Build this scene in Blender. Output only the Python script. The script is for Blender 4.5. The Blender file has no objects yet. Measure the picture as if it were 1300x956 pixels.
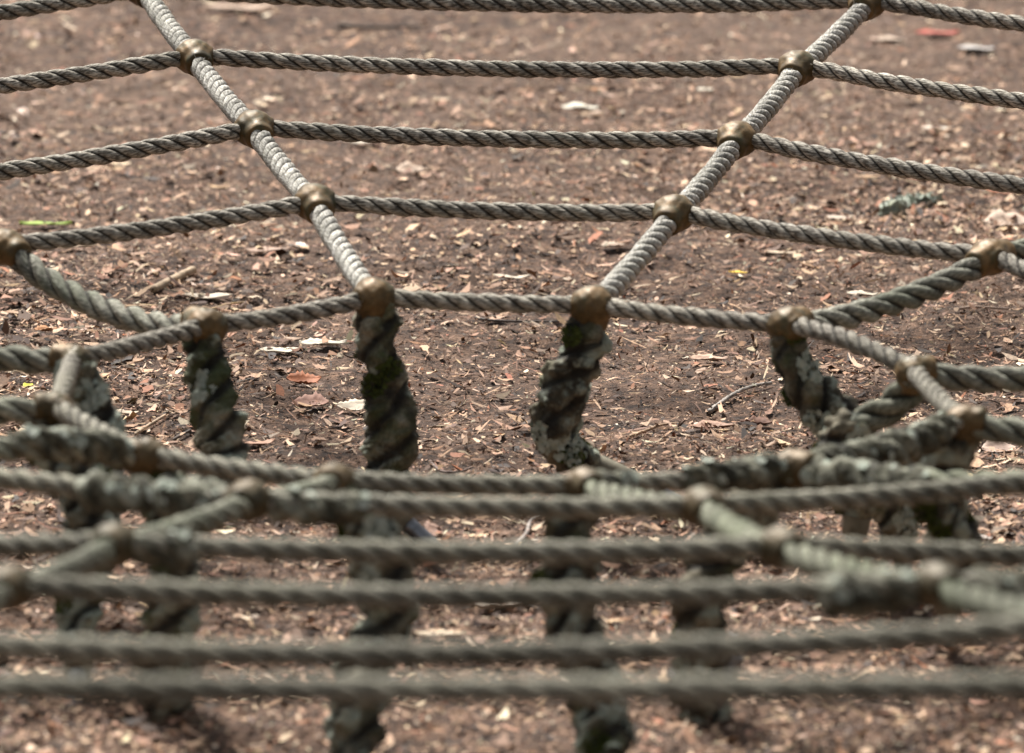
import bpy, bmesh, math, random
import numpy as np
from mathutils import Vector, noise as mnoise

random.seed(7)
rng = np.random.default_rng(11)
scene = bpy.context.scene
COL = scene.collection

# ------------------------------------------------------------------ camera geometry
U = 0.39                       # radius of the innermost ring of the net, metres
CAM_H = 1.50
F_PX = 8250.0
PITCH = 0.2200
CP, SP = math.cos(PITCH), math.sin(PITCH)
D0 = 14.5 * U                  # horizontal distance camera -> middle of the net


def ray(px, py):
    a = (px - 650.0) / F_PX
    b = -(py - 478.0) / F_PX
    # forward = (0,CP,-SP), up = (0,SP,CP)
    return Vector((a, CP + b * SP, -SP + b * CP))


def at(px, py, Y):
    """world point seen at photo pixel (px,py) standing Y metres away (horizontal)"""
    r = ray(px, py)
    k = Y / r.y
    return Vector((r.x * k, Y, CAM_H + r.z * k))


def on_ground(px, py, z=0.0):
    r = ray(px, py)
    k = (z - CAM_H) / r.z
    return Vector((r.x * k, r.y * k, z))


def proj(p):
    """world -> photo pixel"""
    x, y, z = p.x, p.y, p.z - CAM_H
    d = y * CP - z * SP
    u = y * SP + z * CP
    return 650 + F_PX * x / d, 478 - F_PX * u / d


# ------------------------------------------------------------------ helpers
def tag(o, label=None, cat=None, group=None, kind=None):
    if label: o['label'] = label
    if cat: o['category'] = cat
    if group: o['group'] = group
    if kind: o['kind'] = kind
    return o


def empty(name, loc, rz=0.0):
    o = bpy.data.objects.new(name, None)
    COL.objects.link(o)
    o.location = loc
    o.rotation_euler = (0, 0, rz)
    o.empty_display_size = 0.05
    return o


def mesh_np(name, verts, faces, mat, parent=None, loc=(0, 0, 0), smooth=True, uv=None, col=None, attr=None):
    """verts (n,3) in the frame of loc/parent; faces (m,k) array or list of lists"""
    me = bpy.data.meshes.new(name)
    verts = np.asarray(verts, dtype=np.float32)
    if isinstance(faces, np.ndarray):
        m, k = faces.shape
        me.vertices.add(len(verts))
        me.vertices.foreach_set('co', verts.ravel())
        me.loops.add(m * k)
        me.loops.foreach_set('vertex_index', faces.ravel().astype(np.int32))
        me.polygons.add(m)
        me.polygons.foreach_set('loop_start', np.arange(0, m * k, k, dtype=np.int32))
        me.polygons.foreach_set('loop_total', np.full(m, k, dtype=np.int32))
        me.update(calc_edges=True)
    else:
        me.from_pydata([tuple(v) for v in verts], [], faces)
    if uv is not None:
        lay = me.attributes.new('rope_uv', 'FLOAT_VECTOR', 'POINT')
        lay.data.foreach_set('vector', np.asarray(uv, dtype=np.float32).ravel())
    if col is not None:
        c = me.color_attributes.new('tint', 'FLOAT_COLOR', 'POINT')
        rgba = np.ones((len(verts), 4), dtype=np.float32)
        rgba[:, :3] = col
        c.data.foreach_set('color', rgba.ravel())
    if smooth:
        me.polygons.foreach_set('use_smooth', np.ones(len(me.polygons), dtype=bool))
    me.update()
    me.materials.append(mat)
    o = bpy.data.objects.new(name, me)
    COL.objects.link(o)
    o.location = loc
    if parent is not None:
        o.parent = parent
    return o


# ---- value noise in numpy
_perm = rng.random((512, 512)).astype(np.float64)


def vnoise(x, y):
    xi = np.floor(x).astype(int); yi = np.floor(y).astype(int)
    fx = x - xi; fy = y - yi
    fx = fx * fx * (3 - 2 * fx); fy = fy * fy * (3 - 2 * fy)
    a = _perm[xi % 512, yi % 512]; b = _perm[(xi + 1) % 512, yi % 512]
    c = _perm[xi % 512, (yi + 1) % 512]; d = _perm[(xi + 1) % 512, (yi + 1) % 512]
    return (a * (1 - fx) + b * fx) * (1 - fy) + (c * (1 - fx) + d * fx) * fy - 0.5


def ground_z(x, y):
    x = np.asarray(x, dtype=float); y = np.asarray(y, dtype=float)
    z = 0.030 * vnoise(x * 1.7 + 3, y * 1.7 + 9) + 0.016 * vnoise(x * 6 + 31, y * 6 + 5)
    z += 0.008 * vnoise(x * 22 + 1, y * 22 + 7) + 0.005 * vnoise(x * 60, y * 60)
    return z


def gpt(px, py):
    p = on_ground(px, py)
    for _ in range(4):
        p = on_ground(px, py, float(ground_z(p.x, p.y)))
    return p


# ------------------------------------------------------------------ materials
class NT:
    def __init__(self, name):
        self.m = bpy.data.materials.new(name)
        self.m.use_nodes = True
        self.t = self.m.node_tree
        self.t.nodes.clear()
        self.out = self.n('ShaderNodeOutputMaterial')
        self.b = self.n('ShaderNodeBsdfPrincipled')
        self.l(self.b, 'BSDF', self.out, 'Surface')

    def n(self, ty, **kw):
        nd = self.t.nodes.new(ty)
        for k, v in kw.items():
            if k.startswith('i_'):
                nd.inputs[k[2:].replace('_', ' ')].default_value = v
            else:
                setattr(nd, k, v)
        return nd

    def l(self, a, ao, b, bi):
        self.t.links.new(a.outputs[ao], b.inputs[bi])

    def noise(self, vec, scale, detail=4, rough=0.6, vo='Vector'):
        nd = self.n('ShaderNodeTexNoise')
        nd.inputs['Scale'].default_value = scale
        nd.inputs['Detail'].default_value = detail
        nd.inputs['Roughness'].default_value = rough
        if vec is not None:
            self.l(vec[0], vec[1], nd, 'Vector')
        return nd

    def ramp(self, src, so, stops, interp='LINEAR'):
        r = self.n('ShaderNodeValToRGB')
        r.color_ramp.interpolation = interp
        e = r.color_ramp.elements
        while len(e) < len(stops): e.new(0.5)
        for el, (p, c) in zip(e, stops):
            el.position = p
            el.color = (c, c, c, 1) if not hasattr(c, '__len__') else (*c, 1)
        self.l(src, so, r, 'Fac')
        return r

    def mix(self, fac, a, b, mode='MIX'):
        m = self.n('ShaderNodeMix', data_type='RGBA', blend_type=mode)
        for idx, v in ((0, fac), (6, a), (7, b)):
            if isinstance(v, tuple) and hasattr(v[0], 'outputs'):
                self.t.links.new(v[0].outputs[v[1]], m.inputs[idx])
            elif idx == 0:
                m.inputs[0].default_value = v
            else:
                m.inputs[idx].default_value = (*v, 1)
        return (m, 2)

    def set(self, inp, v):
        if isinstance(v, tuple) and hasattr(v[0], 'outputs'):
            self.t.links.new(v[0].outputs[v[1]], self.b.inputs[inp])
        else:
            self.b.inputs[inp].default_value = v

    def bump(self, hsrc, strength, dist, prev=None):
        b = self.n('ShaderNodeBump')
        b.inputs['Strength'].default_value = strength
        b.inputs['Distance'].default_value = dist
        self.t.links.new(hsrc[0].outputs[hsrc[1]], b.inputs['Height'])
        if prev is not None:
            self.t.links.new(prev.outputs['Normal'], b.inputs['Normal'])
        return b


def rope_material(name, base, pale, groove, algae, algae_amt, grain=0.35, flecks=0.6, near_green=0.38):
    t = NT(name)
    at_ = t.n('ShaderNodeAttribute', attribute_name='rope_uv')
    tc = t.n('ShaderNodeTexCoord')
    # yarns run along the rope axis: stretch the noise
    mp = t.n('ShaderNodeMapping'); t.l(at_, 'Vector', mp, 'Vector')
    mp.inputs['Scale'].default_value = (130, 560, 0)
    yarn = t.noise((mp, 'Vector'), 1.0, 2, 0.5)
    big = t.noise((tc, 'Object'), 9.0, 4, 0.6)
    med = t.noise((tc, 'Object'), 60.0, 4, 0.65)
    fine = t.noise((tc, 'Object'), 700.0, 2, 0.6)
    sep = t.n('ShaderNodeSeparateXYZ'); t.l(at_, 'Vector', sep, 'Vector')
    yr = t.ramp(yarn, 'Fac', [(0.43, 0.0), (0.57, 1.0)])
    c = t.mix((yr, 0), base, pale)
    sy = t.n('ShaderNodeSeparateXYZ'); t.l(tc, 'Object', sy, 'Vector')
    # algae grows on the near half of the net
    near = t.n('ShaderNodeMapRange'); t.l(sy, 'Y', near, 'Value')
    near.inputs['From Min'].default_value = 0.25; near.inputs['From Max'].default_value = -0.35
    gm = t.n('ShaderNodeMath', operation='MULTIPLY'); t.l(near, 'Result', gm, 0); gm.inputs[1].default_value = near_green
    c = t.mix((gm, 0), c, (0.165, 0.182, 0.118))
    br = t.ramp(big, 'Fac', [(0.42, 0.0), (0.62, algae_amt)])
    c = t.mix((br, 0), c, algae)
    wide = t.noise((tc, 'Object'), 3.5, 3, 0.55)
    wr = t.ramp(wide, 'Fac', [(0.35, 0.72), (0.65, 1.22)])
    c = t.mix(1.0, c, (wr, 0), 'MULTIPLY')
    mr = t.ramp(med, 'Fac', [(0.35, 0.62), (0.68, 1.25)])
    c = t.mix(1.0, c, (mr, 0), 'MULTIPLY')
    # dirt and shade painted dark into the grooves between strands
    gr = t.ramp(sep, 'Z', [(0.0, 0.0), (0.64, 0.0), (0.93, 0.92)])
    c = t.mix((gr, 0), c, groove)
    t.set('Base Color', c)
    t.set('Roughness', 0.82)
    t.b.inputs['Specular IOR Level'].default_value = 0.3
    b = t.bump((yarn, 'Fac'), flecks, 0.0018)
    b = t.bump((fine, 'Fac'), grain, 0.0016, b)
    b = t.bump((med, 'Fac'), 0.5, 0.0020, b)
    t.set('Normal', (b, 'Normal'))
    return t.m


def clamp_material():
    t = NT('worn_bronze')
    tc = t.n('ShaderNodeTexCoord')
    a = t.noise((tc, 'Object'), 28, 5, 0.6)
    b_ = t.noise((tc, 'Object'), 150, 5, 0.7)
    r = t.ramp(a, 'Fac', [(0.34, (0.045, 0.034, 0.012)), (0.50, (0.115, 0.072, 0.027)), (0.66, (0.20, 0.122, 0.050))])
    r2 = t.ramp(b_, 'Fac', [(0.3, 0.6), (0.7, 1.2)])
    sy = t.n('ShaderNodeSeparateXYZ'); t.l(tc, 'Object', sy, 'Vector')
    near = t.n('ShaderNodeMapRange'); t.l(sy, 'Y', near, 'Value')
    near.inputs['From Min'].default_value = 0.1; near.inputs['From Max'].default_value = -0.7
    near.inputs['To Max'].default_value = 0.65
    # darker olive towards the near half of the net, with algae patches
    g0 = t.mix((near, 'Result'), (r, 0), (0.055, 0.050, 0.027))
    n5 = t.noise((tc, 'Object'), 60, 4, 0.6)
    al = t.ramp(n5, 'Fac', [(0.52, 0.0), (0.66, 0.7)])
    g0 = t.mix((al, 0), g0, (0.060, 0.062, 0.030))
    c = t.mix(1.0, g0, (r2, 0), 'MULTIPLY')
    t.set('Base Color', c)
    t.set('Metallic', 0.25)
    rr = t.ramp(b_, 'Fac', [(0.3, 0.40), (0.7, 0.66)])
    t.b.inputs['Specular IOR Level'].default_value = 0.35
    t.set('Roughness', (rr, 0))
    b = t.bump((b_, 'Fac'), 0.5, 0.0012)
    t.set('Normal', (b, 'Normal'))
    return t.m


def crust_material():
    t = NT('mossy_crusted_rope')
    tc = t.n('ShaderNodeTexCoord')
    a = t.noise((tc, 'Object'), 26, 5, 0.65)
    r = t.ramp(a, 'Fac', [(0.33, (0.014, 0.012, 0.008)), (0.45, (0.075, 0.064, 0.040)), (0.55, (0.185, 0.165, 0.112)), (0.66, (0.34, 0.31, 0.23))])
    n2 = t.noise((tc, 'Object'), 15, 4, 0.55)
    mo = t.ramp(n2, 'Fac', [(0.50, 0.0), (0.64, 0.75)])
    c = t.mix((mo, 0), (r, 0), (0.050, 0.068, 0.018))
    mp = t.n('ShaderNodeMapping'); t.l(tc, 'Object', mp, 'Vector'); mp.inputs['Location'].default_value = (4, 7, 2)
    n3 = t.noise((mp, 'Vector'), 24, 5, 0.6)
    li = t.ramp(n3, 'Fac', [(0.51, 0.0), (0.585, 0.85)])
    c = t.mix((li, 0), c, (0.33, 0.37, 0.30))
    at_ = t.n('ShaderNodeAttribute', attribute_name='rope_uv')
    sep = t.n('ShaderNodeSeparateXYZ'); t.l(at_, 'Vector', sep, 'Vector')
    gr = t.ramp(sep, 'Z', [(0.12, 0.0), (0.5, 0.9)])  # shade put into the colour of grooves and hollows
    c = t.mix((gr, 0), c, (0.012, 0.010, 0.007))
    n4 = t.noise((tc, 'Object'), 400, 4, 0.6)
    n4r = t.ramp(n4, 'Fac', [(0.3, 0.6), (0.7, 1.25)])
    c = t.mix(1.0, c, (n4r, 0), 'MULTIPLY')
    t.set('Base Color', c)
    t.set('Roughness', 0.9)
    b = t.bump((a, 'Fac'), 0.6, 0.004)
    b = t.bump((n4, 'Fac'), 0.6, 0.0015, b)
    t.set('Normal', (b, 'Normal'))
    return t.m


def plain_material(name, lo, hi, scale=60, rough=0.8, metallic=0.0, bumpd=0.001, spec=0.4):
    t = NT(name)
    tc = t.n('ShaderNodeTexCoord')
    a = t.noise((tc, 'Object'), scale, 5, 0.65)
    r = t.ramp(a, 'Fac', [(0.32, lo), (0.68, hi)])
    t.set('Base Color', (r, 0))
    t.set('Roughness', rough)
    t.set('Metallic', metallic)
    t.b.inputs['Specular IOR Level'].default_value = spec
    t.set('Normal', (t.bump((a, 'Fac'), 0.5, bumpd), 'Normal'))
    return t.m


def tint_material(name, rough=0.72, scale=350, lo=0.7, hi=1.25, bumpd=0.0008, spec=0.35):
    t = NT(name)
    at_ = t.n('ShaderNodeVertexColor', layer_name='tint')
    tc = t.n('ShaderNodeTexCoord')
    a = t.noise((tc, 'Object'), scale, 3, 0.6)
    r = t.ramp(a, 'Fac', [(0.3, lo), (0.7, hi)])
    c = t.mix(1.0, (at_, 'Color'), (r, 0), 'MULTIPLY')
    t.set('Base Color', c)
    t.set('Roughness', rough)
    t.b.inputs['Specular IOR Level'].default_value = spec
    t.set('Normal', (t.bump((a, 'Fac'), 0.5, bumpd), 'Normal'))
    return t.m


def soil_material():
    t = NT('trodden_soil')
    tc = t.n('ShaderNodeTexCoord')
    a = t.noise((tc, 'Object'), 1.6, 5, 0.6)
    b_ = t.noise((tc, 'Object'), 40, 6, 0.7)
    f = t.noise((tc, 'Object'), 260, 4, 0.7)
    v = t.n('ShaderNodeTexVoronoi'); v.inputs['Scale'].default_value = 130
    t.l(tc, 'Object', v, 'Vector')
    r1 = t.ramp(b_, 'Fac', [(0.36, (0.018, 0.009, 0.005)), (0.5, (0.094, 0.050, 0.030)), (0.66, (0.26, 0.155, 0.098))])
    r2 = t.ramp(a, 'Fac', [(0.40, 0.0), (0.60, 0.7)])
    # trodden dusty track further off; its pale patches also paint in dappled light
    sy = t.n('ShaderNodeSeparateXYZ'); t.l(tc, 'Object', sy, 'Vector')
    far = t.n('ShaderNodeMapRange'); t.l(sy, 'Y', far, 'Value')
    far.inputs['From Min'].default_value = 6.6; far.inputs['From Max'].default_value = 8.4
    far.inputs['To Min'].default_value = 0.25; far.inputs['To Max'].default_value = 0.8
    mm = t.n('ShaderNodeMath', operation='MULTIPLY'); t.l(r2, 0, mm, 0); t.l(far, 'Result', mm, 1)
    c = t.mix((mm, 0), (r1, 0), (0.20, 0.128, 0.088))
    fr = t.ramp(f, 'Fac', [(0.32, 0.45), (0.68, 1.5)])
    c = t.mix(1.0, c, (fr, 0), 'MULTIPLY')
    vr = t.ramp(v, 'Distance', [(0.0, 1.15), (0.7, 0.7)])
    c = t.mix(0.6, c, (vr, 0), 'MULTIPLY')
    t.set('Base Color', c)
    t.set('Roughness', 0.95)
    b = t.bump((b_, 'Fac'), 0.9, 0.012)
    b = t.bump((f, 'Fac'), 0.9, 0.004, b)
    t.set('Normal', (b, 'Normal'))
    return t.m


M_RING = rope_material('weathered_rope', (0.135, 0.116, 0.092), (0.50, 0.465, 0.395), (0.010, 0.008, 0.006), (0.17, 0.165, 0.115), 0.30)
M_RINGNEAR = rope_material('algae_green_rope', (0.110, 0.110, 0.080), (0.33, 0.33, 0.255), (0.012, 0.011, 0.007), (0.115, 0.135, 0.080), 0.65)
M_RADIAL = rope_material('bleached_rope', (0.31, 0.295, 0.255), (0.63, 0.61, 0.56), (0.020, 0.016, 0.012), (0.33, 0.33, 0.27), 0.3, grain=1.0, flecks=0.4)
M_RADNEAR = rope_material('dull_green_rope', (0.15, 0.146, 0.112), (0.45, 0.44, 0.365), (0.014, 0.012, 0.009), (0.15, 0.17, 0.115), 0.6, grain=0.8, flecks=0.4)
M_FIBRE = plain_material('loose_fibre', (0.30, 0.28, 0.23), (0.48, 0.45, 0.38), 50, 0.8)
M_CLAMP = clamp_material()
M_CRUST = crust_material()
M_LICHEN = plain_material('pale_lichen', (0.24, 0.28, 0.225), (0.48, 0.51, 0.44), 140, 0.9, bumpd=0.002, spec=0.2)
M_MOSS = plain_material('green_moss', (0.038, 0.050, 0.014), (0.11, 0.13, 0.035), 200, 0.95, bumpd=0.002, spec=0.1)
M_STEEL = plain_material('galvanised_steel', (0.10, 0.095, 0.09), (0.30, 0.315, 0.34), 60, 0.38, 0.8, 0.0005)
M_SLEEVE = plain_material('dirty_sleeve', (0.11, 0.10, 0.07), (0.24, 0.22, 0.16), 60, 0.75, 0.0, 0.001)
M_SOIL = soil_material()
M_LITTER = tint_material('bark_and_leaf_bits')
M_LEAF = tint_material('dry_leaf', scale=120, lo=0.78, hi=1.18, bumpd=0.0012)
M_TWIG = tint_material('dry_twig', scale=200, lo=0.6, hi=1.25, bumpd=0.0015)


# ------------------------------------------------------------------ path + tubes
def resample(pts, step):
    """Catmull-Rom through pts, resampled at equal arc length"""
    P = np.array([tuple(p) for p in pts], dtype=float)
    if len(P) > 2:
        ext = np.vstack([2 * P[0] - P[1], P, 2 * P[-1] - P[-2]])
        out = []
        for i in range(1, len(ext) - 2):
            p0, p1, p2, p3 = ext[i - 1:i + 3]
            t = np.linspace(0, 1, 24, endpoint=False)[:, None]
            out.append(0.5 * ((2 * p1) + (-p0 + p2) * t + (2 * p0 - 5 * p1 + 4 * p2 - p3) * t ** 2 + (-p0 + 3 * p1 - 3 * p2 + p3) * t ** 3))
        P = np.vstack(out + [P[-1:]])
    seg = np.linalg.norm(np.diff(P, axis=0), axis=1)
    s = np.concatenate([[0], np.cumsum(seg)])
    n = max(4, int(s[-1] / step) + 1)
    q = np.linspace(0, s[-1], n)
    R = np.stack([np.interp(q, s, P[:, k]) for k in range(3)], axis=1)
    return R, q


def frames(P):
    T = np.gradient(P, axis=0)
    T /= np.linalg.norm(T, axis=1)[:, None]
    # smooth the tangents a little so corners bend instead of crease
    ref = np.array([0, 0, 1.0]) if abs(T[0][2]) < 0.8 else np.array([0, 1.0, 0])
    N = np.zeros_like(P)
    n = ref - T[0] * ref.dot(T[0]); n /= np.linalg.norm(n)
    N[0] = n
    for i in range(1, len(P)):
        n = n - T[i] * n.dot(T[i])
        n /= np.linalg.norm(n)
        N[i] = n
    B = np.cross(T, N)
    return T, N, B


def grid_faces(rows, k):
    i = np.arange(rows - 1)[:, None]; j = np.arange(k)[None, :]
    a = i * k + j; b = i * k + (j + 1) % k
    return np.stack([a, b, b + k, a + k], axis=-1).reshape(-1, 4)


NL = 3


def lobe_profile(per=12, rs=0.68):
    rc = 1 - rs
    half = math.pi / NL
    x = np.linspace(-1, 1, per, endpoint=False)
    al = half * np.sign(x) * (1 - (1 - np.abs(x)) ** 1.35)
    r = rc * np.cos(al) + np.sqrt(np.maximum(rs ** 2 - (rc * np.sin(al)) ** 2, 0))
    g = np.abs(al) / half
    r = r - 0.07 * np.exp(-((1 - g) / 0.10) ** 2)
    r = r / r.max()
    ang = np.concatenate([al + 2 * half * i for i in range(NL)])
    return ang, np.tile(r, NL), np.tile(g, NL)


def rope(name, pts, R, mat, parent, org, lay=0.079, step=0.003, phase=0.0, rs=0.64, hair=0.06, fibres=450):
    P, s = resample(pts, step)
    T, N, B = frames(P)
    ang, rr, g = lobe_profile(rs=rs)
    k = len(ang)
    tw = 2 * math.pi * s / lay + phase
    A = ang[None, :] + tw[:, None]
    # small irregularity: every strand swells and slackens a little
    irr = 1 + 0.025 * np.sin(s * 61 + phase)[:, None] + 0.03 * vnoise(A * 2.0, np.repeat(s[:, None] * 60, k, 1))
    rad = R * rr[None, :] * irr
    # rough, hairy surface
    rad = rad + R * hair * vnoise(A * 14.0 + 9, np.repeat(s[:, None] * 420, k, 1))
    # right-handed lay
    V = P[:, None, :] + rad[..., None] * (np.cos(A)[..., None] * N[:, None, :] + np.sin(A)[..., None] * B[:, None, :])
    if fibres:
        n = int(s[-1] * fibres)
        ii = rng.integers(3, len(s) - 3, n); a_ = rng.uniform(0, 2 * math.pi, n)
        ca_, sa_ = np.cos(a_)[:, None], np.sin(a_)[:, None]
        rd = ca_ * N[ii] + sa_ * B[ii]; tn = -sa_ * N[ii] + ca_ * B[ii]
        base_ = P[ii] + rd * R * 0.9
        L_ = rng.gamma(2.0, 0.0016, n)[:, None] + 0.0015
        dr = T[ii] * rng.choice([-1, 1], n)[:, None] + rd * rng.uniform(0.15, 0.9, n)[:, None] + tn * rng.normal(0, .5, n)[:, None]
        tip = base_ + dr * L_
        wd = 0.00022
        vv = np.stack([base_ - tn * wd, base_ + tn * wd, tip + tn * wd * .4, tip - tn * wd * .4], axis=1).reshape(-1, 3) - np.array(tuple(org))
        fib = (vv, np.arange(n * 4).reshape(n, 4))
    uv = np.stack([np.repeat(s[:, None], k, 1), A * R, np.repeat(g[None, :], len(s), 0)], axis=-1)
    V = V.reshape(-1, 3) - np.array(tuple(org))
    o = mesh_np(name, V, grid_faces(len(s), k), mat, parent, uv=uv.reshape(-1, 3))
    if fibres:
        tag(mesh_np('loose_fibres', fib[0], fib[1], M_FIBRE, o, smooth=False), kind='stuff')
    return o


def crusted(name, pts, R, parent, org, seed, amp=1.0, mat=None, twist=0.105, nl=3, taper=None, deep=0.36):
    """lumpy rope grown over with moss and lichen"""
    P, s = resample(pts, 0.0016)
    T, N, B = frames(P)
    k = 56
    ang = np.linspace(0, 2 * math.pi, k, endpoint=False)
    A = ang[None, :] + 0 * s[:, None]
    psi = (A - 2 * math.pi * s[:, None] / twist + 1.6 * vnoise(s[:, None] * 16 + seed, 0 * s[:, None] + seed)) * nl / 2
    lob = np.abs(np.cos(psi)) ** 0.6
    base = 0.72 + deep * lob
    base *= 1 + 0.09 * np.sin(s * 47 + seed)[:, None] + 0.30 * vnoise(s[:, None] * 30 + seed, A * 0.6 + seed)
    if taper is not None:
        base *= np.interp(s / s[-1], [0, .12, .9, 1], taper)[:, None]
    V = P[:, None, :] + R * base[..., None] * (np.cos(A)[..., None] * N[:, None, :] + np.sin(A)[..., None] * B[:, None, :])
    V = V.reshape(-1, 3)
    C = np.repeat(P, k, axis=0)
    nrm = V - C
    nrm /= np.linalg.norm(nrm, axis=1)[:, None]
    off = Vector((seed * 3.1, seed * 1.7, seed * .9))
    d = np.empty(len(V))
    for i, v in enumerate(V):
        w = Vector(v) + off
        lump = mnoise.noise(w * 55)
        cell = mnoise.voronoi(w * 75)[0]
        d[i] = 0.42 * lump + 0.34 * (0.55 - cell[0]) + 0.17 * mnoise.noise(w * 170) + 0.09 * mnoise.noise(w * 420)
    V = V + nrm * (R * amp * d)[:, None]
    V -= np.array(tuple(org))
    f = grid_faces(len(s), k)
    uv = np.stack([0 * lob.ravel(), 0 * lob.ravel(), 1 - lob.ravel() - 0.5 * d], axis=-1)
    o = mesh_np(name, V, f, mat or M_CRUST, parent, uv=uv)
    return o, P, V + np.array(tuple(org)), nrm


def flakes(name, pts, nrms, mat, parent, org, size=(0.004, 0.011), curl=0.5):
    """ragged little lobes standing off a surface"""
    vs, fs = [], []
    for p, n in zip(pts, nrms):
        n = Vector(n).normalized()
        t = n.orthogonal().normalized()
        b = n.cross(t)
        r = random.uniform(*size)
        m = 9
        base = len(vs)
        ph = random.random() * 6.28
        vs.append(Vector(p) + n * r * 0.25)
        for j in range(m):
            a = ph + j * 2 * math.pi / m
            rr = r * random.uniform(0.45, 1.0)
            vs.append(Vector(p) + (t * math.cos(a) + b * math.sin(a)) * rr * 0.5 + n * r * random.uniform(0.2, 0.5))
        for j in range(m):
            a = ph + j * 2 * math.pi / m
            rr = r * random.uniform(0.7, 1.25)
            vs.append(Vector(p) + (t * math.cos(a) + b * math.sin(a)) * rr + n * r * random.uniform(-0.1, curl))
        for j in range(m):
            j2 = (j + 1) % m
            fs.append((base, base + 1 + j, base + 1 + j2))
            fs.append((base + 1 + j, base + 1 + m + j, base + 1 + m + j2, base + 1 + j2))
    o3 = Vector(org)
    return tag(mesh_np(name, [tuple(v - o3) for v in vs], fs, mat, parent), kind='stuff')


# ------------------------------------------------------------------ THE NET
RK = [1.0, 1.72, 2.41, 3.14, 3.89, 4.65]
HK = [3.24, 3.15, 3.08, 3.00, 2.92, 2.84]
PHI = {1: 105, 2: 75, 3: 45, 4: 15, 5: -15, 6: -45, 7: -75, 8: -105, 9: -135, 10: -165, 11: 165, 12: 135}
PIX = {  # (ring, spoke): pixel in the photograph
    (1, 1): (475, 377), (1, 2): (751, 387), (1, 3): (1001, 412), (1, 4): (1158, 470), (1, 5): (1222, 533),
    (1, 6): (1006, 592), (1, 7): (742, 616), (1, 8): (425, 610), (1, 9): (187, 578), (1, 10): (72, 517),
    (1, 11): (94, 456), (1, 12): (262, 413),
    (2, 1): (400, 256), (2, 2): (855, 270), (2, 3): (1258, 325), (2, 4): (1531, 425), (2, 5): (1590, 535),
    (2, 6): (1370, 604), (2, 7): (893, 642), (2, 8): (316, 634), (2, 9): (-140, 588), (2, 10): (-360, 492),
    (2, 11): (-301, 400), (2, 12): (6, 312),
    (3, 1): (323, 162), (3, 2): (935, 176), (3, 3): (1483, 256), (3, 7): (992, 694), (3, 8): (145, 690),
    (3, 12): (-253, 249), (3, 6): (1713, 724), (3, 9): (-483, 672),
    (4, 1): (247, 71), (4, 2): (1012, 85), (4, 3): (1710, 168), (4, 7): (1190, 742), (4, 8): (12, 745),
    (4, 12): (-480, 158), (4, 6): (2000, 748), (4, 9): (-780, 738),
    (5, 1): (184, -14), (5, 2): (1100, 2), (5, 7): (1400, 790), (5, 8): (-160, 812), (5, 3): (1930, 85), (5, 12): (-700, 95),
    (6, 7): (1600, 868), (6, 8): (-378, 868),
}
NODE = {}
for k in range(1, 7):
    for j in range(1, 13):
        ph = math.radians(PHI[j])
        Y = D0 + RK[k - 1] * U * math.sin(ph)
        if (k, j) in PIX:
            NODE[k, j] = at(*PIX[k, j], Y)
        else:
            x = -0.02 + RK[k - 1] * U * math.cos(ph)
            NODE[k, j] = Vector((x, Y, CAM_H - HK[k - 1] * U))
ORG = Vector((0, D0, 0))
net = empty('rope_net', ORG)
tag(net, 'weathered grey rope climbing net like a spider web, with bronze clamps at its crossings', 'climbing net')

RR = 0.0091
SAG = {}  # (ring, from spoke): sag of ring segment in metres
for k in range(1, 7):
    for j in range(1, 13):
        SAG[k, j] = (0.002, 0.004, 0.006, 0.008, 0.010, 0.012)[k - 1]
SAG[1, 3] = -0.006; SAG[1, 12] = 0.004; SAG[1, 5] = 0.008; SAG[1, 6] = 0.004; SAG[5, 1] = 0.010; SAG[5, 7] = 0.016; SAG[6, 7] = 0.004
SAG[3, 6] = 0.0; SAG[1, 10] = -0.001


def seg_pts(a, b, sag, n=6, side=0.0):
    out = []
    for i in range(n):
        t = i / n
        p = a.lerp(b, t)
        p.z -= 4 * sag * t * (1 - t)
        out.append(p)
    return out


for k in range(1, 7):
    pts = []
    for j in range(1, 13):
        j2 = j % 12 + 1
        pts += seg_pts(NODE[k, j], NODE[k, j2], SAG[k, j])
    pts.append(NODE[k, 1].copy())
    # start the loop at the far side so the seam hides in the clamp
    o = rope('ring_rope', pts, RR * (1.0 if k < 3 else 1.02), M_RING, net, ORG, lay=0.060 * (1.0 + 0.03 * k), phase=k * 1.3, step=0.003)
    lab = {1: 'innermost and smallest ring of rope, from which the overgrown ropes hang', 2: 'second ring of rope out from the centre of the net'}.get(k)
    if lab: o['label'] = lab

SAGR = {(1, 12): 0.020, (1, 3): 0.010, (1, 11): 0.007, (1, 4): 0.018, (1, 5): 0.012, (1, 10): 0.005, (1, 9): -0.012, (1, 6): 0.006}
RRAD = 0.0112
for j in range(1, 13):
    pts = []
    for k in range(1, 6):
        a = NODE[k, j].copy(); b = NODE[k + 1, j].copy()
        a.z -= 0.0035; b.z -= 0.0035
        pts += seg_pts(a, b, SAGR.get((k, j), 0.003), 5)
    e = NODE[6, j].copy(); e.z -= .0035
    pts.append(e)
    far = j in (1, 2)
    side = j in (3, 12)
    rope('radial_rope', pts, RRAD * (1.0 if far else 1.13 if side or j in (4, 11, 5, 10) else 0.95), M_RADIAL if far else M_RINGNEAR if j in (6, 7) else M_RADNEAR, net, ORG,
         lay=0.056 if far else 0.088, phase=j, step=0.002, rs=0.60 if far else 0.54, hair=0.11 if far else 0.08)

# --- clamps
bm = bmesh.new(); bmesh.ops.create_icosphere(bm, subdivisions=5, radius=1.0)
ICO = np.array([v.co[:] for v in bm.verts]); ICOF = np.array([[v.index for v in f.verts] for f in bm.faces]); bm.free()
ICO /= np.linalg.norm(ICO, axis=1)[:, None]


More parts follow.
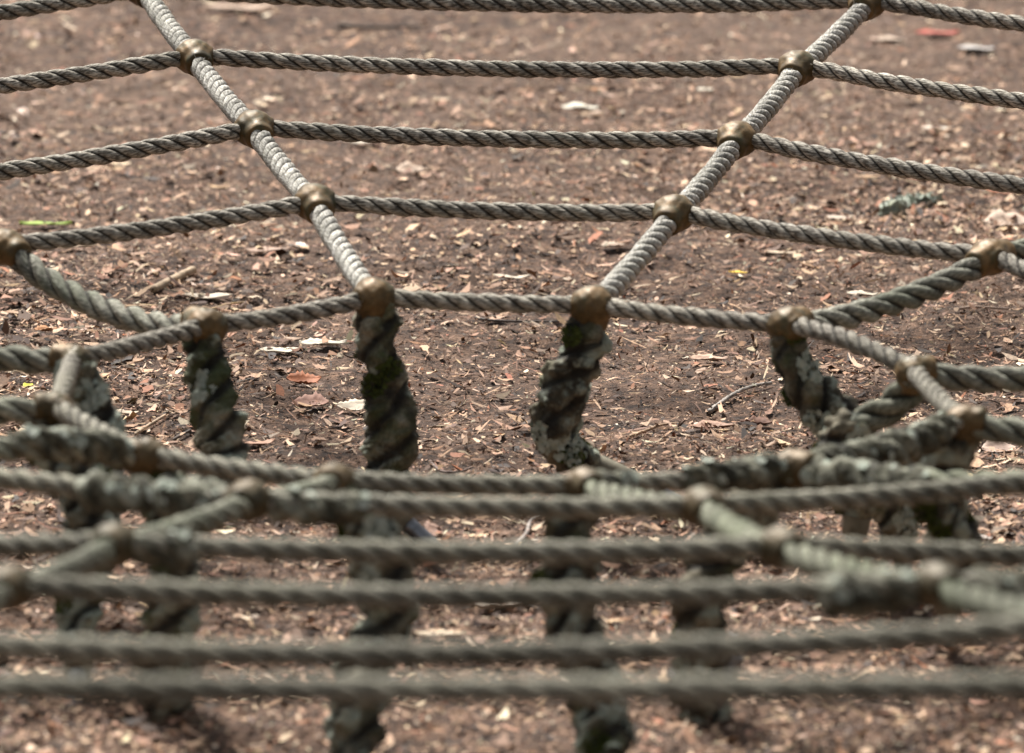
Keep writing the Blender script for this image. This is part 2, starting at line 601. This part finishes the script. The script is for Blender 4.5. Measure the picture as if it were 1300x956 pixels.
def clamp_mesh(center, dirs, ball=(2.12, 2.12, 1.98), seed=0):
    """ball with sleeves towards each rope: star-shaped blend"""
    d = ICO
    p = 9.0
    ball = np.array(ball) * RR
    rb = 1.0 / np.sqrt(((d / ball) ** 2).sum(axis=1))
    acc = rb ** p
    for dv, t, L in dirs:
        dv = np.array(dv) / np.linalg.norm(dv)
        c = d @ dv
        s = np.sqrt(np.maximum(1 - c * c, 1e-6))
        q = 9.0
        r = ((L / np.maximum(c, .02)) ** -q + (t / s) ** -q) ** (-1 / q)
        r = np.where(c > 0.02, r, 1e-4)
        acc += r ** p
    r = acc ** (1 / p)
    r = r * (1 + 0.018 * np.sin(d[:, 0] * 9 + seed) * np.sin(d[:, 2] * 11 + seed * 2))
    return d * r[:, None] + np.array(tuple(center))


for (k, j), c in NODE.items():
    px, py = proj(c)
    if not (-450 < px < 1750 and -120 < py < 1050): continue
    jn, jp = j % 12 + 1, (j - 2) % 12 + 1
    dn = NODE[k, jn] - c; dp = NODE[k, jp] - c
    dirs = [(dn, RR * 1.25, RR * 1.95), (dp, RR * 1.25, RR * 1.95)]
    if k < 6:
        dirs.append((NODE[k + 1, j] - c + Vector((0, 0, -0.004)), RRAD * (1.28 if j in (1, 2, 7, 8) else 1.35), RR * 2.8))
    if k > 1:
        dirs.append((NODE[k - 1, j] - c + Vector((0, 0, -0.030)), RRAD * (1.33 if j in (1, 2, 7, 8) else 1.35), RR * 3.0))
    else:
        dirs.append((Vector((0, 0, -1)), RR * 1.75, RR * 2.6))
    sc = 0.74 if (k == 1 and j in (4, 5, 10, 11)) else 0.84 if (k == 1 and j in (6, 7, 8, 9)) else 0.88 if j in (7, 8) else 0.92 if j in (3, 12) else 1.0
    dirs = [(a_, b_ * (0.5 + 0.5 * sc), c_ * (0.4 + 0.6 * sc)) for a_, b_, c_ in dirs]
    V = clamp_mesh(c + Vector((0, 0, -0.001)), dirs, ball=(2.26 * sc, 2.26 * sc, 2.10 * sc), seed=k * 7 + j)
    mesh_np('rope_clamp', V - np.array(tuple(ORG)), ICOF, M_CLAMP, net)

# --- ropes dropping from the inner ring, overgrown
DROPS = {  # spoke: [(px, py, depth offset from the node toward the far side)] , steel end
    1: ([(475, 392), (477, 440), (492, 500), (497, 560), (490, 610), (500, 650)], (545, 690)),
    2: ([(751, 402), (740, 440), (716, 488), (703, 528), (712, 566), (750, 592)], (950, 676)),
    3: ([(1001, 425), (1008, 462), (1035, 500), (1075, 545), (1098, 600), (1088, 655)], (1080, 720)),
    4: ([(1163, 485), (1132, 516), (1078, 550), (1066, 592), (1120, 630), (1142, 680)], (1150, 745)),
    5: ([(1218, 548), (1190, 585), (1165, 612), (1195, 645), (1212, 690), (1205, 745)], (1200, 830)),
    6: ([(1006, 606), (960, 650), (905, 715), (885, 780), (888, 850), (893, 930)], (900, 990)),
    7: ([(742, 632), (722, 665), (720, 720), (728, 785), (752, 850), (760, 900), (768, 965)], (775, 1010)),
    8: ([(425, 626), (462, 665), (485, 720), (492, 785), (462, 850), (450, 900), (445, 965)], (440, 1010)),
    9: ([(187, 594), (212, 640), (218, 700), (216, 780), (208, 840), (212, 935)], (225, 1000)),
    10: ([(72, 533), (70, 575), (105, 640), (112, 700), (100, 760), (100, 830)], (95, 890)),
    11: ([(94, 472), (116, 508), (128, 550), (122, 610), (128, 670), (112, 735)], (80, 810)),
    12: ([(262, 428), (262, 468), (272, 520), (286, 575), (270, 620), (225, 675)], (215, 750)),
}
for j, (pl, foot) in DROPS.items():
    n0 = NODE[1, j]
    F = gpt(*foot)
    if abs(F.y - n0.y) > 0.18:
        F = at(foot[0], foot[1], n0.y)
        F.z = float(ground_z(F.x, F.y))
    pts = [n0 + Vector((0, 0, -0.004))]
    m = len(pl)
    for i, (x, y) in enumerate(pl):
        t = (i + 1) / (m + 1)
        Y = n0.y + (F.y - n0.y) * t * t
        pts.append(at(x, y, Y))
    R = 0.0202 if j in (1, 2) else 0.0200
    if j == 3: R = 0.0195
    if j == 4:
        rope('twisted_rope_end', [NODE[1, 4].lerp(NODE[2, 4], 0.06) + Vector((0, 0, -0.010)), n0 + Vector((0, 0, -0.012))] + pts[1:5], 0.0158, M_RINGNEAR, net, ORG, lay=0.088, step=0.002, rs=0.54, hair=0.08)
        pts = [pts[2].lerp(pts[3], 0.6)] + pts[3:]
    o, P, V, Nn = crusted('overgrown_rope', pts, R, net, ORG, seed=j * 1.37, taper=[0.72, 1.0, 1.05, 0.8])
    pick = rng.choice(len(V), 60, replace=False)
    # lichen sits in patches
    idx = []
    cen = rng.choice(len(V), 6 if j not in (1,) else 4, replace=False)
    for c in cen:
        dd = np.linalg.norm(V - V[c], axis=1)
        near = np.where(dd < 0.0155)[0]
        idx += list(rng.choice(near, min(40, len(near)), replace=False))
    flakes('lichen', V[idx], Nn[idx], M_LICHEN, o, ORG, size=(0.0022, 0.0052), curl=0.8).parent = o
    idx = []
    for c in rng.choice(len(V), 3, replace=False):
        dd = np.linalg.norm(V - V[c], axis=1)
        near = np.where(dd < 0.012)[0]
        idx += list(rng.choice(near, min(70, len(near)), replace=False))
    flakes('moss', V[idx], Nn[idx], M_MOSS, o, ORG, size=(0.0012, 0.0026), curl=1.8)
    # steel end running into the soil
    a = Vector(P[-1]); dirv = (F - a)
    if dirv.length > 0.01:
        mid = a.lerp(F, 0.38)
        back = a - dirv.normalized() * 0.012
        def tube(name, p, q, r, mat, r2=None):
            ax = (q - p).normalized(); t_ = ax.orthogonal().normalized(); b_ = ax.cross(t_)
            rows = [(0, 0.55), (0, 0.95), (0.03, 1.0), (0.97, 1.0), (1.0, 0.95), (1.0, 0.55)]
            vs = []
            for (u, sc) in rows:
                rad = (r + ((r2 or r) - r) * u) * sc
                for i in range(28):
                    an = i * 2 * math.pi / 28
                    vs.append(p.lerp(q, u) + (t_ * math.cos(an) + b_ * math.sin(an)) * rad)
            return mesh_np(name, [tuple(v - ORG) for v in vs], grid_faces(len(rows), 28), mat, o)
        tube('end_sleeve', back, mid, 0.0150, M_SLEEVE, 0.0120)
        tube('steel_rod', mid - dirv.normalized() * 0.004, F + dirv.normalized() * 0.06, 0.0082, M_STEEL)

# --- lichen crust growing on some stretches of the near ropes
def crust_patch(a, b, R, seed, t0=0.0, t1=1.0, sag=0.0, lichen=12):
    pts = []
    for i in range(9):
        t = t0 + (t1 - t0) * i / 8
        p = a.lerp(b, t); p.z -= 4 * sag * t * (1 - t)
        pts.append(p)
    o, P, V, Nn = crusted('lichen_crust', pts, R, net, ORG, seed, amp=0.62, taper=[0.6, 1, 1, 0.6], mat=M_CRUSTPALE, twist=0.075, deep=0.40)
    idx = rng.choice(np.where(Nn[:, 2] > -0.2)[0], lichen, replace=False)
    flakes('lichen', V[idx], Nn[idx], M_LICHEN, o, ORG, size=(0.003, 0.007))
    return o


def crustpale():
    t = NT('pale_crusted_rope')
    tc = t.n('ShaderNodeTexCoord')
    a = t.noise((tc, 'Object'), 45, 5, 0.65)
    r = t.ramp(a, 'Fac', [(0.38, (0.022, 0.022, 0.013)), (0.50, (0.085, 0.083, 0.055)), (0.60, (0.20, 0.20, 0.15)), (0.72, (0.38, 0.40, 0.33))])
    t.set('Base Color', (r, 0)); t.set('Roughness', 0.9)
    n4 = t.noise((tc, 'Object'), 300, 4, 0.6)
    b = t.bump((n4, 'Fac'), 0.6, 0.002)
    t.set('Normal', (b, 'Normal'))
    return t.m


M_CRUSTPALE = crustpale()
crust_patch(NODE[1, 6], NODE[1, 5], 0.0138, 2.1, 0.10, 0.95, sag=0.008)
crust_patch(NODE[1, 7], NODE[1, 6], 0.0125, 4.2, 0.45, 0.95, sag=0.004)
crust_patch(NODE[1, 7], NODE[1, 6], 0.0125, 9.2, 0.02, 0.22, sag=0.004, lichen=8)
crust_patch(NODE[1, 6] + Vector((0, 0, -.004)), NODE[2, 6], 0.0138, 5.5, 0.04, 0.5, sag=0.006)
crust_patch(NODE[1, 9], NODE[2, 9], 0.0125, 6.5, 0.08, 0.55, sag=-0.012)
crust_patch(NODE[2, 8] + Vector((0, 0, -.003)), NODE[2, 9], 0.0140, 7.5, 0.06, 0.46, sag=0.004, lichen=16)
crust_patch(NODE[2, 8] + Vector((0, 0, -.003)), NODE[2, 7], 0.0128, 8.5, 0.04, 0.26, sag=0.004)
crust_patch(NODE[3, 8] + Vector((0, 0, -.003)), NODE[3, 7], 0.0128, 12.5, 0.02, 0.12, sag=0.004, lichen=6)
crust_patch(NODE[4, 7] + Vector((0, 0, -.005)), NODE[4, 8], 0.0148, 10.5, 0.015, 0.13, sag=0.008)
crust_patch(NODE[4, 7] + Vector((0, 0, -.004)), NODE[4, 6], 0.0146, 11.5, 0.03, 0.3, sag=0.008)

# ------------------------------------------------------------------ GROUND
def axis(lo, hi, step, far, n):
    core = np.arange(lo, hi + 1e-6, step)
    gl = lo - step * np.cumsum(1.0 * np.geomspace(1, 1, 1))  # one cell out
    out = np.geomspace(step, far, n)
    return np.concatenate([(lo - out[::-1]), core, hi + out])


xs = axis(-1.6, 1.6, 0.0125, 300, 34)
ys = axis(4.6, 10.4, 0.0145, 300, 34)
X, Yg = np.meshgrid(xs, ys)
Z = ground_z(X, Yg)
V = np.stack([X, Yg, Z], axis=-1).reshape(-1, 3)
nx, ny = len(xs), len(ys)
i = np.arange(ny - 1)[:, None]; j = np.arange(nx - 1)[None, :]
a = i * nx + j
Fg = np.stack([a, a + 1, a + 1 + nx, a + nx], axis=-1).reshape(-1, 4)
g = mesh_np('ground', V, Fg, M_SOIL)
tag(g, 'reddish brown trodden soil under the net', 'ground', kind='structure')

# ------------------------------------------------------------------ LITTER (stuff)
PAL = np.array([
    (0.110, 0.056, 0.034), (0.185, 0.100, 0.062), (0.270, 0.155, 0.098), (0.350, 0.215, 0.145),
    (0.450, 0.295, 0.205), (0.560, 0.400, 0.290), (0.060, 0.032, 0.020), (0.030, 0.018, 0.013),
    (0.300, 0.125, 0.066), (0.640, 0.510, 0.385), (0.74, 0.65, 0.53), (0.25, 0.20, 0.145)])
PAL[:, 0] *= 0.95
PAL[:, 1] *= 0.91
PAL[:, 2] *= 0.82
PW = np.array([.12, .13, .14, .14, .13, .09, .09, .07, .045, .04, .018, .05]); PW /= PW.sum()


def scatter(n, x0, x1, y0, y1, smin, smax, mu, sig, lift=0.002, tilt=0.35, elong=(0.16, 0.62), seed=1, dens=None, k=6, rag=(0.72, 1.08)):
    r = np.random.default_rng(seed)
    x = r.uniform(x0, x1, n); y = r.uniform(y0, y1, n)
    if dens is not None:
        keep = r.random(n) < dens(x, y)
        x, y = x[keep], y[keep]; n = len(x)
    L = np.clip(np.exp(r.normal(math.log(mu), sig, n)), smin, smax)
    W = L * r.uniform(elong[0], elong[1], n)
    a0 = np.arange(k) * 2 * math.pi / k
    ang = a0[None, :] + r.uniform(-1.9 / k, 1.9 / k, (n, k))
    rad = r.uniform(rag[0], rag[1], (n, k))
    u = np.cos(ang) * rad * L[:, None] * 0.5
    v = np.sin(ang) * rad * W[:, None] * 0.5
    bend = r.uniform(-0.8, 1.6, n)[:, None] / np.maximum(L[:, None], 1e-3) * 0.6
    w = bend * u * u + r.normal(0, 0.06, (n, k)) * W[:, None]
    rz = r.uniform(0, 2 * math.pi, n)[:, None]
    tx = r.normal(0, tilt, n)[:, None]; ty = r.normal(0, tilt, n)[:, None]
    # tilt about v then u
    w2 = w + u * np.tan(np.clip(tx, -1, 1)) + v * np.tan(np.clip(ty, -1.1, 1.1))
    u2 = u * np.cos(tx); v2 = v * np.cos(ty)
    wx = x[:, None] + u2 * np.cos(rz) - v2 * np.sin(rz)
    wy = y[:, None] + u2 * np.sin(rz) + v2 * np.cos(rz)
    zb = ground_z(x, y) + lift * r.random(n)
    low = w2.min(axis=1)
    wz = zb[:, None] + w2 - low[:, None] * 0.6
    Vv = np.stack([wx, wy, wz], axis=-1)
    ci = r.choice(len(PAL), n, p=PW)
    c = PAL[ci] * r.uniform(0.75, 1.25, (n, 1)) * (1 + r.normal(0, 0.04, (n, 3)))
    c = np.repeat(c, k, axis=0)
    return Vv.reshape(-1, 3), np.arange(n * k).reshape(n, k), c


def dens_patch(lo, hi, sc=1.6, off=0.0):
    def f(x, y):
        n = vnoise(x * sc + off, y * sc * 0.6 + off) + 0.5 * vnoise(x * sc * 3 + off, y * sc * 2 + off)
        n = n + 0.6 * vnoise(x * 9 + off, y * 5 + off)
        base = np.clip(0.5 + n * 2.4, 0, 1)
        mid = 1 - 0.75 * np.exp(-((x - 0.03) / 0.16) ** 2 - ((y - 6.45) / 0.35) ** 2) * (lo < 0.5)
        base = base * mid
        farf = np.clip(1.1 - (y - 7.0) / 2.0, 0.16, 1.0)   # the trodden track further off is barer
        right = np.clip(1 + 0.45 * x, 0.6, 1.3)
        return np.clip((lo + (hi - lo) * base) * np.where(y > 7.2, farf * right, 1.0), 0, 1)
    return f


parts = []
parts.append(scatter(260000, -0.85, 0.85, 4.7, 9.9, 0.0016, 0.007, 0.0036, 0.40, 0.004, 0.36, seed=1, dens=dens_patch(.6, 1)))
parts.append(scatter(125000, -0.85, 0.85, 4.7, 9.9, 0.004, 0.024, 0.0078, 0.46, 0.008, 0.28, seed=2, dens=dens_patch(.30, 1, 1.9, 5), k=7, rag=(.55, 1.1)))
parts.append(scatter(24000, -0.85, 0.85, 4.7, 9.9, 0.012, 0.036, 0.017, 0.30, 0.008, 0.20, elong=(.2, .65), seed=3, dens=dens_patch(.12, 1, 1.3, 2), k=11, rag=(.5, 1.15)))
parts.append(scatter(22000, -0.85, 0.85, 4.7, 9.9, 0.010, 0.045, 0.016, 0.4, 0.008, 0.18, elong=(.05, .14), seed=4))
# outside the frame: enough to hold up a step to the side
for s_, (xa, xb) in enumerate(((-1.6, -0.85), (0.85, 1.6))):
    parts.append(scatter(30000, xa, xb, 4.7, 10.3, 0.003, 0.012, 0.006, 0.4, 0.005, 0.35, seed=10 + s_, dens=dens_patch(.4, 1)))
    parts.append(scatter(8000, xa, xb, 4.7, 10.3, 0.008, 0.035, 0.014, 0.4, 0.006, 0.3, seed=12 + s_))
parts.append(scatter(20000, -4.5, 4.5, 3.0, 4.7, 0.008, 0.035, 0.014, 0.4, 0.006, 0.3, seed=15))
parts.append(scatter(30000, -4.5, 4.5, 10.0, 15.0, 0.008, 0.035, 0.014, 0.4, 0.006, 0.3, seed=16))
VV, CC, TOT, off = [], [], [], 0
for v, f, c in parts:
    VV.append(v); CC.append(c); TOT.append(np.full(len(f), f.shape[1], dtype=np.int32)); off += len(v)
VV = np.vstack(VV).astype(np.float32); TOT = np.concatenate(TOT)
me = bpy.data.meshes.new('leaf_litter')
me.vertices.add(len(VV)); me.vertices.foreach_set('co', VV.ravel())
me.loops.add(len(VV)); me.loops.foreach_set('vertex_index', np.arange(len(VV), dtype=np.int32))
me.polygons.add(len(TOT))
me.polygons.foreach_set('loop_start', np.concatenate([[0], np.cumsum(TOT)[:-1]]).astype(np.int32))
me.polygons.foreach_set('loop_total', TOT)
me.update(calc_edges=True)
ca = me.color_attributes.new('tint', 'FLOAT_COLOR', 'POINT')
rgba = np.ones((len(VV), 4), dtype=np.float32); rgba[:, :3] = np.vstack(CC)
ca.data.foreach_set('color', rgba.ravel())
me.materials.append(M_LITTER)
lit = bpy.data.objects.new('leaf_litter', me); COL.objects.link(lit)
tag(lit, 'loose bark chips and crumbled dry leaves covering the soil', 'leaf litter', kind='stuff')


# ------------------------------------------------------------------ single leaves and twigs
def leaf(px, py, length_px, ang_deg, color, label, aspect=0.42, curl=0.25, cat='leaf', tip=1.0, lift=0.004, name='fallen_leaf', tiltx=0.0, group='fallen leaves on the soil'):
    """length_px: real length as photo pixels at that distance (not foreshortened); angle on the ground, 0 = along the picture"""
    p = gpt(px, py)
    L = length_px / F_PX * (p - Vector((0, 0, CAM_H))).length
    nu, nv = 15, 7
    vs, fs, cs = [], [], []
    rs = random.Random(int(px * 7 + py))
    wob = [rs.uniform(0.84, 1.1) for _ in range(nu)]
    for iu in range(nu):
        t = iu / (nu - 1)
        w = math.sin(math.pi * min(1, t * 0.97 + 0.015)) ** 0.75 * L * aspect * 0.5 * wob[iu]
        w *= 1.15 - 0.3 * t
        for iv in range(nv):
            s = iv / (nv - 1) * 2 - 1
            x = (t - 0.5) * L
            y = s * w + 0.06 * L * math.sin(t * 3 + px)
            z = curl * L * (0.9 * (t - 0.5) ** 2 + 0.9 * (s * w / L) ** 2 * 4) + 0.02 * L * math.sin(7 * t + 4 * s + px) + (0.012 * L if iv == 3 else 0)
            z += tiltx * y
            vs.append((x, y, z))
            k = 1.0 - (0.22 if iv == 3 else 0) + rs.uniform(-.08, .08)
            cs.append([c * k for c in color])
    for iu in range(nu - 1):
        for iv in range(nv - 1):
            a = iu * nv + iv
            fs.append((a, a + nv, a + nv + 1, a + 1))
    o = mesh_np(name, vs, fs, M_LEAF, col=np.array(cs))
    zmin = min(v[2] for v in vs)
    o.location = (p.x, p.y, float(ground_z(p.x, p.y)) + lift - zmin)
    o.rotation_euler = (0, 0, math.radians(ang_deg))
    md = o.modifiers.new('thickness', 'SOLIDIFY'); md.thickness = 0.0005
    tag(o, label, cat, group)
    return o


def twig(pixels, r0, color, label, name='twig', lumps=0.0, cat='twig', lift=0.003, r1=None):
    pts = [gpt(*q) for q in pixels]
    org = pts[0].copy()
    for p in pts: p.z = float(ground_z(p.x, p.y)) + lift + r0 * 0.6
    P, s = resample(pts, 0.0015)
    T, N, B = frames(P)
    k = 12
    an = np.linspace(0, 2 * math.pi, k, endpoint=False)
    u = s / s[-1]
    rad = (r0 + ((r1 or r0 * .55) - r0) * u)[:, None] * (1 + 0.12 * vnoise(s[:, None] * 90 + an[None, :] * 0, an[None, :] * 1.5 + 0 * s[:, None]))
    if lumps: rad = rad * (1 + lumps * (vnoise(s[:, None] * 260, an[None, :] * 3 + 0 * s[:, None]) + 0.8 * vnoise(s[:, None] * 600, an[None, :] * 5 + 0 * s[:, None])))
    rad[0] *= 0.3; rad[-1] *= 0.3
    V = P[:, None, :] + rad[..., None] * (np.cos(an)[None, :, None] * N[:, None, :] + np.sin(an)[None, :, None] * B[:, None, :])
    V = V.reshape(-1, 3) - np.array(tuple(org))
    c = np.array(color)[None, :] * (1 + 0.5 * vnoise(V[:, 0] * 150 + 7, V[:, 1] * 150)[:, None])
    o = mesh_np(name, V, grid_faces(len(s), k), M_TWIG, col=c, loc=org)
    tag(o, label, cat, 'twigs and sticks on the soil')
    return o


CREAM = (0.66, 0.57, 0.45); TAN = (0.42, 0.27, 0.17); PALE = (0.50, 0.38, 0.29); RUST = (0.34, 0.12, 0.05)
leaf(58, 290, 66, 8, (0.30, 0.42, 0.07), 'long narrow bright green leaf above the left rope, left of the frame centre', 0.24, 0.1)
leaf(1190, 46, 55, 10, (0.42, 0.07, 0.045), 'red leaf on the far ground in the upper right', 0.5, 0.1)
leaf(937, 351, 24, -12, (0.62, 0.40, 0.02), 'small bright yellow leaf on the chips right of the centre', 0.45, 0.2)
leaf(36, 495, 20, 60, (0.50, 0.48, 0.05), 'small yellow-green leaf below the left clamp', 0.7, 0.4)
leaf(262, 381, 66, -12, CREAM, 'long cream leaf beside the hollow tan stick', 0.42, 0.15)
leaf(355, 450, 50, 5, (0.70, 0.63, 0.50), 'cream leaf lying left of the ragged cream leaf, right of the left hanging rope', 0.6, 0.15)
leaf(410, 442, 60, 14, (0.72, 0.65, 0.53), 'ragged cream leaf just left of the centre-left hanging rope', 0.5, 0.3)
leaf(386, 491, 44, 12, RUST, 'curled rust orange leaf between the two left hanging ropes', 0.6, 0.55, tiltx=0.3)
leaf(394, 517, 46, -10, (0.36, 0.20, 0.15), 'dull pinkish brown leaf under the rust orange leaf', 0.8, 0.4, tiltx=0.2)
leaf(450, 524, 46, 15, CREAM, 'cream leaf partly behind the centre-left hanging rope', 0.5, 0.35, tiltx=.4)
leaf(22, 403, 34, -5, TAN, 'tan leaf at the left edge below the sagging radial rope', 0.5, 0.3)
leaf(58, 425, 30, 30, (0.40, 0.20, 0.09), 'orange brown leaf near the left edge above the clamp', 0.6, 0.5)
leaf(155, 398, 14, 60, RUST, 'tiny rust red leaf standing beside the sagging left rope', 0.7, 0.6)
leaf(737, 142, 48, 5, (0.60, 0.56, 0.46), 'pale white leaf between the two upper middle ropes', 0.6, 0.3)
leaf(465, 187, 52, 20, (0.55, 0.50, 0.40), 'whitish leaf just under the third middle rope', 0.35, 0.3)
leaf(522, 222, 40, 25, PALE, 'pale tan leaf left of middle below the third rope', 0.6, 0.4, tiltx=.3)
leaf(650, 357, 46, 0, CREAM, 'cream leaf resting above the inner ring near the picture middle', 0.35, 0.3)
leaf(780, 322, 36, 15, PALE, 'pinkish tan leaf left of the right radial rope', 0.6, 0.4)
leaf(305, 14, 90, 5, (0.46, 0.33, 0.24), 'large pale brown leaf on the far ground at the top left', 0.4, 0.1)
leaf(995, 326, 50, 10, (0.56, 0.44, 0.31), 'long tan bark flake below the right ropes', 0.25, 0.2, name='bark_flake', cat='bark flake')
leaf(1125, 55, 48, -10, PALE, 'pale leaf left of the red leaf on the far ground', 0.5, 0.2)
leaf(1240, 62, 46, 0, (0.48, 0.45, 0.42), 'greyish leaf right of and below the red leaf', 0.5, 0.2)
leaf(895, 120, 22, 20, (0.70, 0.64, 0.52), 'small white leaf left of the right radial rope', 0.6, 0.2)
leaf(1095, 379, 40, -3, CREAM, 'cream leaf just above the twisted right radial rope', 0.5, 0.3)
leaf(1190, 168, 40, 5, (0.62, 0.56, 0.46), 'white leaf in the upper right between two ropes', 0.5, 0.2)
leaf(1282, 290, 70, 12, (0.52, 0.40, 0.31), 'large pale leaf near the right edge above the clamp', 0.6, 0.4, tiltx=.2)
leaf(1065, 282, 34, 0, (0.56, 0.47, 0.38), 'small pale leaf left of the lichen covered twig', 0.6, 0.3)
leaf(95, 318, 60, 12, (0.42, 0.30, 0.20), 'faded tan leaf under the left ring rope', 0.35, 0.2)
leaf(380, 318, 26, -25, (0.66, 0.60, 0.54), 'small white leaf beside the left radial rope', 0.8, 0.3)
leaf(340, 325, 60, 14, (0.40, 0.27, 0.20), 'pinkish brown leaf left of the small white leaf', 0.35, 0.2)
leaf(552, 683, 34, 60, (0.50, 0.33, 0.26), 'pink leaf fragment beside the steel rod between the near ropes', 0.7, 0.4, tiltx=.5)
leaf(110, 665, 60, 12, (0.56, 0.42, 0.28), 'tan leaf showing between the near ropes at the left', 0.4, 0.4)
leaf(634, 775, 60, 4, (0.62, 0.52, 0.42), 'pale cream leaf seen under the near ropes in the middle', 0.7, 0.4)
leaf(560, 812, 66, 4, (0.52, 0.42, 0.30), 'long tan leaf seen low between two near ropes', 0.35, 0.2)
leaf(160, 530, 34, -5, (0.55, 0.44, 0.33), 'oval cream leaf right of the left hanging rope', 0.55, 0.3)
leaf(330, 568, 44, 30, (0.38, 0.22, 0.15), 'long brown leaf right of the lichen spotted hanging rope', 0.4, 0.3)
leaf(1245, 690, 40, 0, (0.58, 0.50, 0.44), 'pale leaf by the right edge under the near rope', 0.6, 0.3)
leaf(1108, 592, 44, 65, (0.62, 0.55, 0.50), 'curled whitish leaf behind the right corner of the inner ring', 0.7, 0.4, tiltx=.4)
leaf(1270, 578, 50, 20, (0.50, 0.37, 0.30), 'pinkish leaf near the right edge behind the near rope', 0.6, 0.4, tiltx=.3)
leaf(905, 548, 60, 10, (0.33, 0.20, 0.14), 'brown leaf on the chips left of the leaning hanging rope', 0.5, 0.4)
leaf(960, 545, 40, -20, (0.13, 0.055, 0.03), 'dark brown curled leaf left of the leaning hanging rope', 0.7, 0.6)
leaf(900, 462, 50, 8, (0.42, 0.28, 0.20), 'tan leaf between the inner ring and the leaning rope', 0.5, 0.4)

twig([(194, 374), (210, 366), (230, 356), (246, 349)], 0.0045, (0.44, 0.33, 0.22), 'hollow tan stick lying left of the cream leaf', r1=0.005)
twig([(243, 403), (265, 399), (290, 391), (312, 389)], 0.0022, (0.48, 0.33, 0.17), 'thin orange tan twig resting above the inner ring clamp')
twig([(172, 556), (186, 548), (205, 535), (218, 527)], 0.0020, (0.46, 0.34, 0.23), 'short straight tan twig between the two left hanging ropes')
twig([(602, 408), (630, 411), (680, 412), (726, 415)], 0.0016, (0.10, 0.085, 0.075), 'thin dark twig between the two middle hanging ropes')
twig([(900, 519), (930, 507), (955, 498), (980, 491)], 0.0026, (0.36, 0.32, 0.28), 'grey branch pointing at the leaning hanging rope', lumps=0.5)
twig([(800, 562), (822, 551), (838, 546), (862, 542)], 0.0020, (0.46, 0.31, 0.20), 'pale curved twig right of the bent hanging rope')
twig([(655, 697), (668, 684), (674, 668), (690, 658)], 0.0026, (0.30, 0.26, 0.23), 'bent grey twig seen between the near ropes')
LT = twig([(1118, 278), (1135, 274), (1152, 268), (1172, 263), (1192, 257)], 0.0080, (0.34, 0.36, 0.27), 'twig crusted with pale blue-green lichen in the right middle', name='lichen_twig', lumps=1.6, r1=0.003)
co = [LT.matrix_basis @ v.co + Vector(LT.location) * 0 for v in LT.data.vertices]
sel = [q for q in random.sample(range(len(co)), 200)]
flk = flakes('lichen', [Vector(LT.data.vertices[q].co) for q in sel], [Vector(LT.data.vertices[q].normal) + Vector((0, 0, 0.3)) for q in sel], M_LICHEN, LT, (0, 0, 0), size=(0.002, 0.007), curl=1.1)
twig([(430, 36), (470, 39), (510, 38), (545, 37)], 0.0032, (0.09, 0.07, 0.055), 'dark stick lying on the far ground near the top')
twig([(1210, 397), (1240, 394), (1275, 396), (1300, 397)], 0.0016, (0.36, 0.26, 0.20), 'thin straight twig near the right edge')
twig([(545, 590), (560, 603), (582, 604), (600, 598)], 0.0018, (0.17, 0.12, 0.10), 'curved brown twig right of the centre-left hanging rope')
twig([(220, 562), (232, 556), (243, 550), (250, 541)], 0.0018, (0.10, 0.075, 0.06), 'short dark twig left of the lichen spotted hanging rope')
twig([(285, 385), (270, 382), (240, 376), (208, 371)], 0.0010, (0.50, 0.42, 0.30), 'hair thin pale stem beside the hollow stick')

# ------------------------------------------------------------------ camera
cam_d = bpy.data.cameras.new('camera')
cam = bpy.data.objects.new('camera', cam_d)
COL.objects.link(cam)
cam.location = (0, 0, CAM_H)
cam.rotation_euler = (math.pi / 2 - PITCH, 0, 0)
cam_d.sensor_fit = 'HORIZONTAL'
cam_d.sensor_width = 36
cam_d.lens = 36 * F_PX / 1300
cam_d.clip_start = 0.1
cam_d.clip_end = 1500
cam_d.dof.use_dof = True
cam_d.dof.focus_distance = 6.8
cam_d.dof.aperture_fstop = 7.0
cam_d.dof.aperture_blades = 8
scene.camera = cam

# ------------------------------------------------------------------ light
w = bpy.data.worlds.new('World')
scene.world = w
w.use_nodes = True
nt = w.node_tree
nt.nodes.clear()
out = nt.nodes.new('ShaderNodeOutputWorld')
bg = nt.nodes.new('ShaderNodeBackground')
sky = nt.nodes.new('ShaderNodeTexSky')
sky.sky_type = 'NISHITA'
sky.sun_disc = False
EL, AZ = math.radians(52), math.radians(-22)     # azimuth from +Y toward +X
sky.sun_elevation = EL
sky.sun_rotation = AZ
sky.dust_density = 4.0
sky.air_density = 1.0
bg.inputs['Strength'].default_value = 0.05
hs = nt.nodes.new('ShaderNodeHueSaturation')   # thin even cloud: the sky's light is nearly white
hs.inputs['Saturation'].default_value = 0.25
nt.links.new(sky.outputs[0], hs.inputs['Color'])
nt.links.new(hs.outputs[0], bg.inputs['Color'])
nt.links.new(bg.outputs[0], out.inputs['Surface'])

sd = bpy.data.lights.new('sun', 'SUN')
sun = bpy.data.objects.new('sun', sd)
COL.objects.link(sun)
sd.energy = 3.8
sd.angle = math.radians(11)
sd.color = (1.0, 0.95, 0.885)
dirv = Vector((math.sin(AZ) * math.cos(EL), math.cos(AZ) * math.cos(EL), math.sin(EL)))
sun.rotation_euler = dirv.to_track_quat('Z', 'Y').to_euler()

vs_ = scene.view_settings
vs_.view_transform = 'Standard'
vs_.look = 'None'
vs_.gamma = 1
vs_.use_curve_mapping = False
vs_.exposure = 1.2
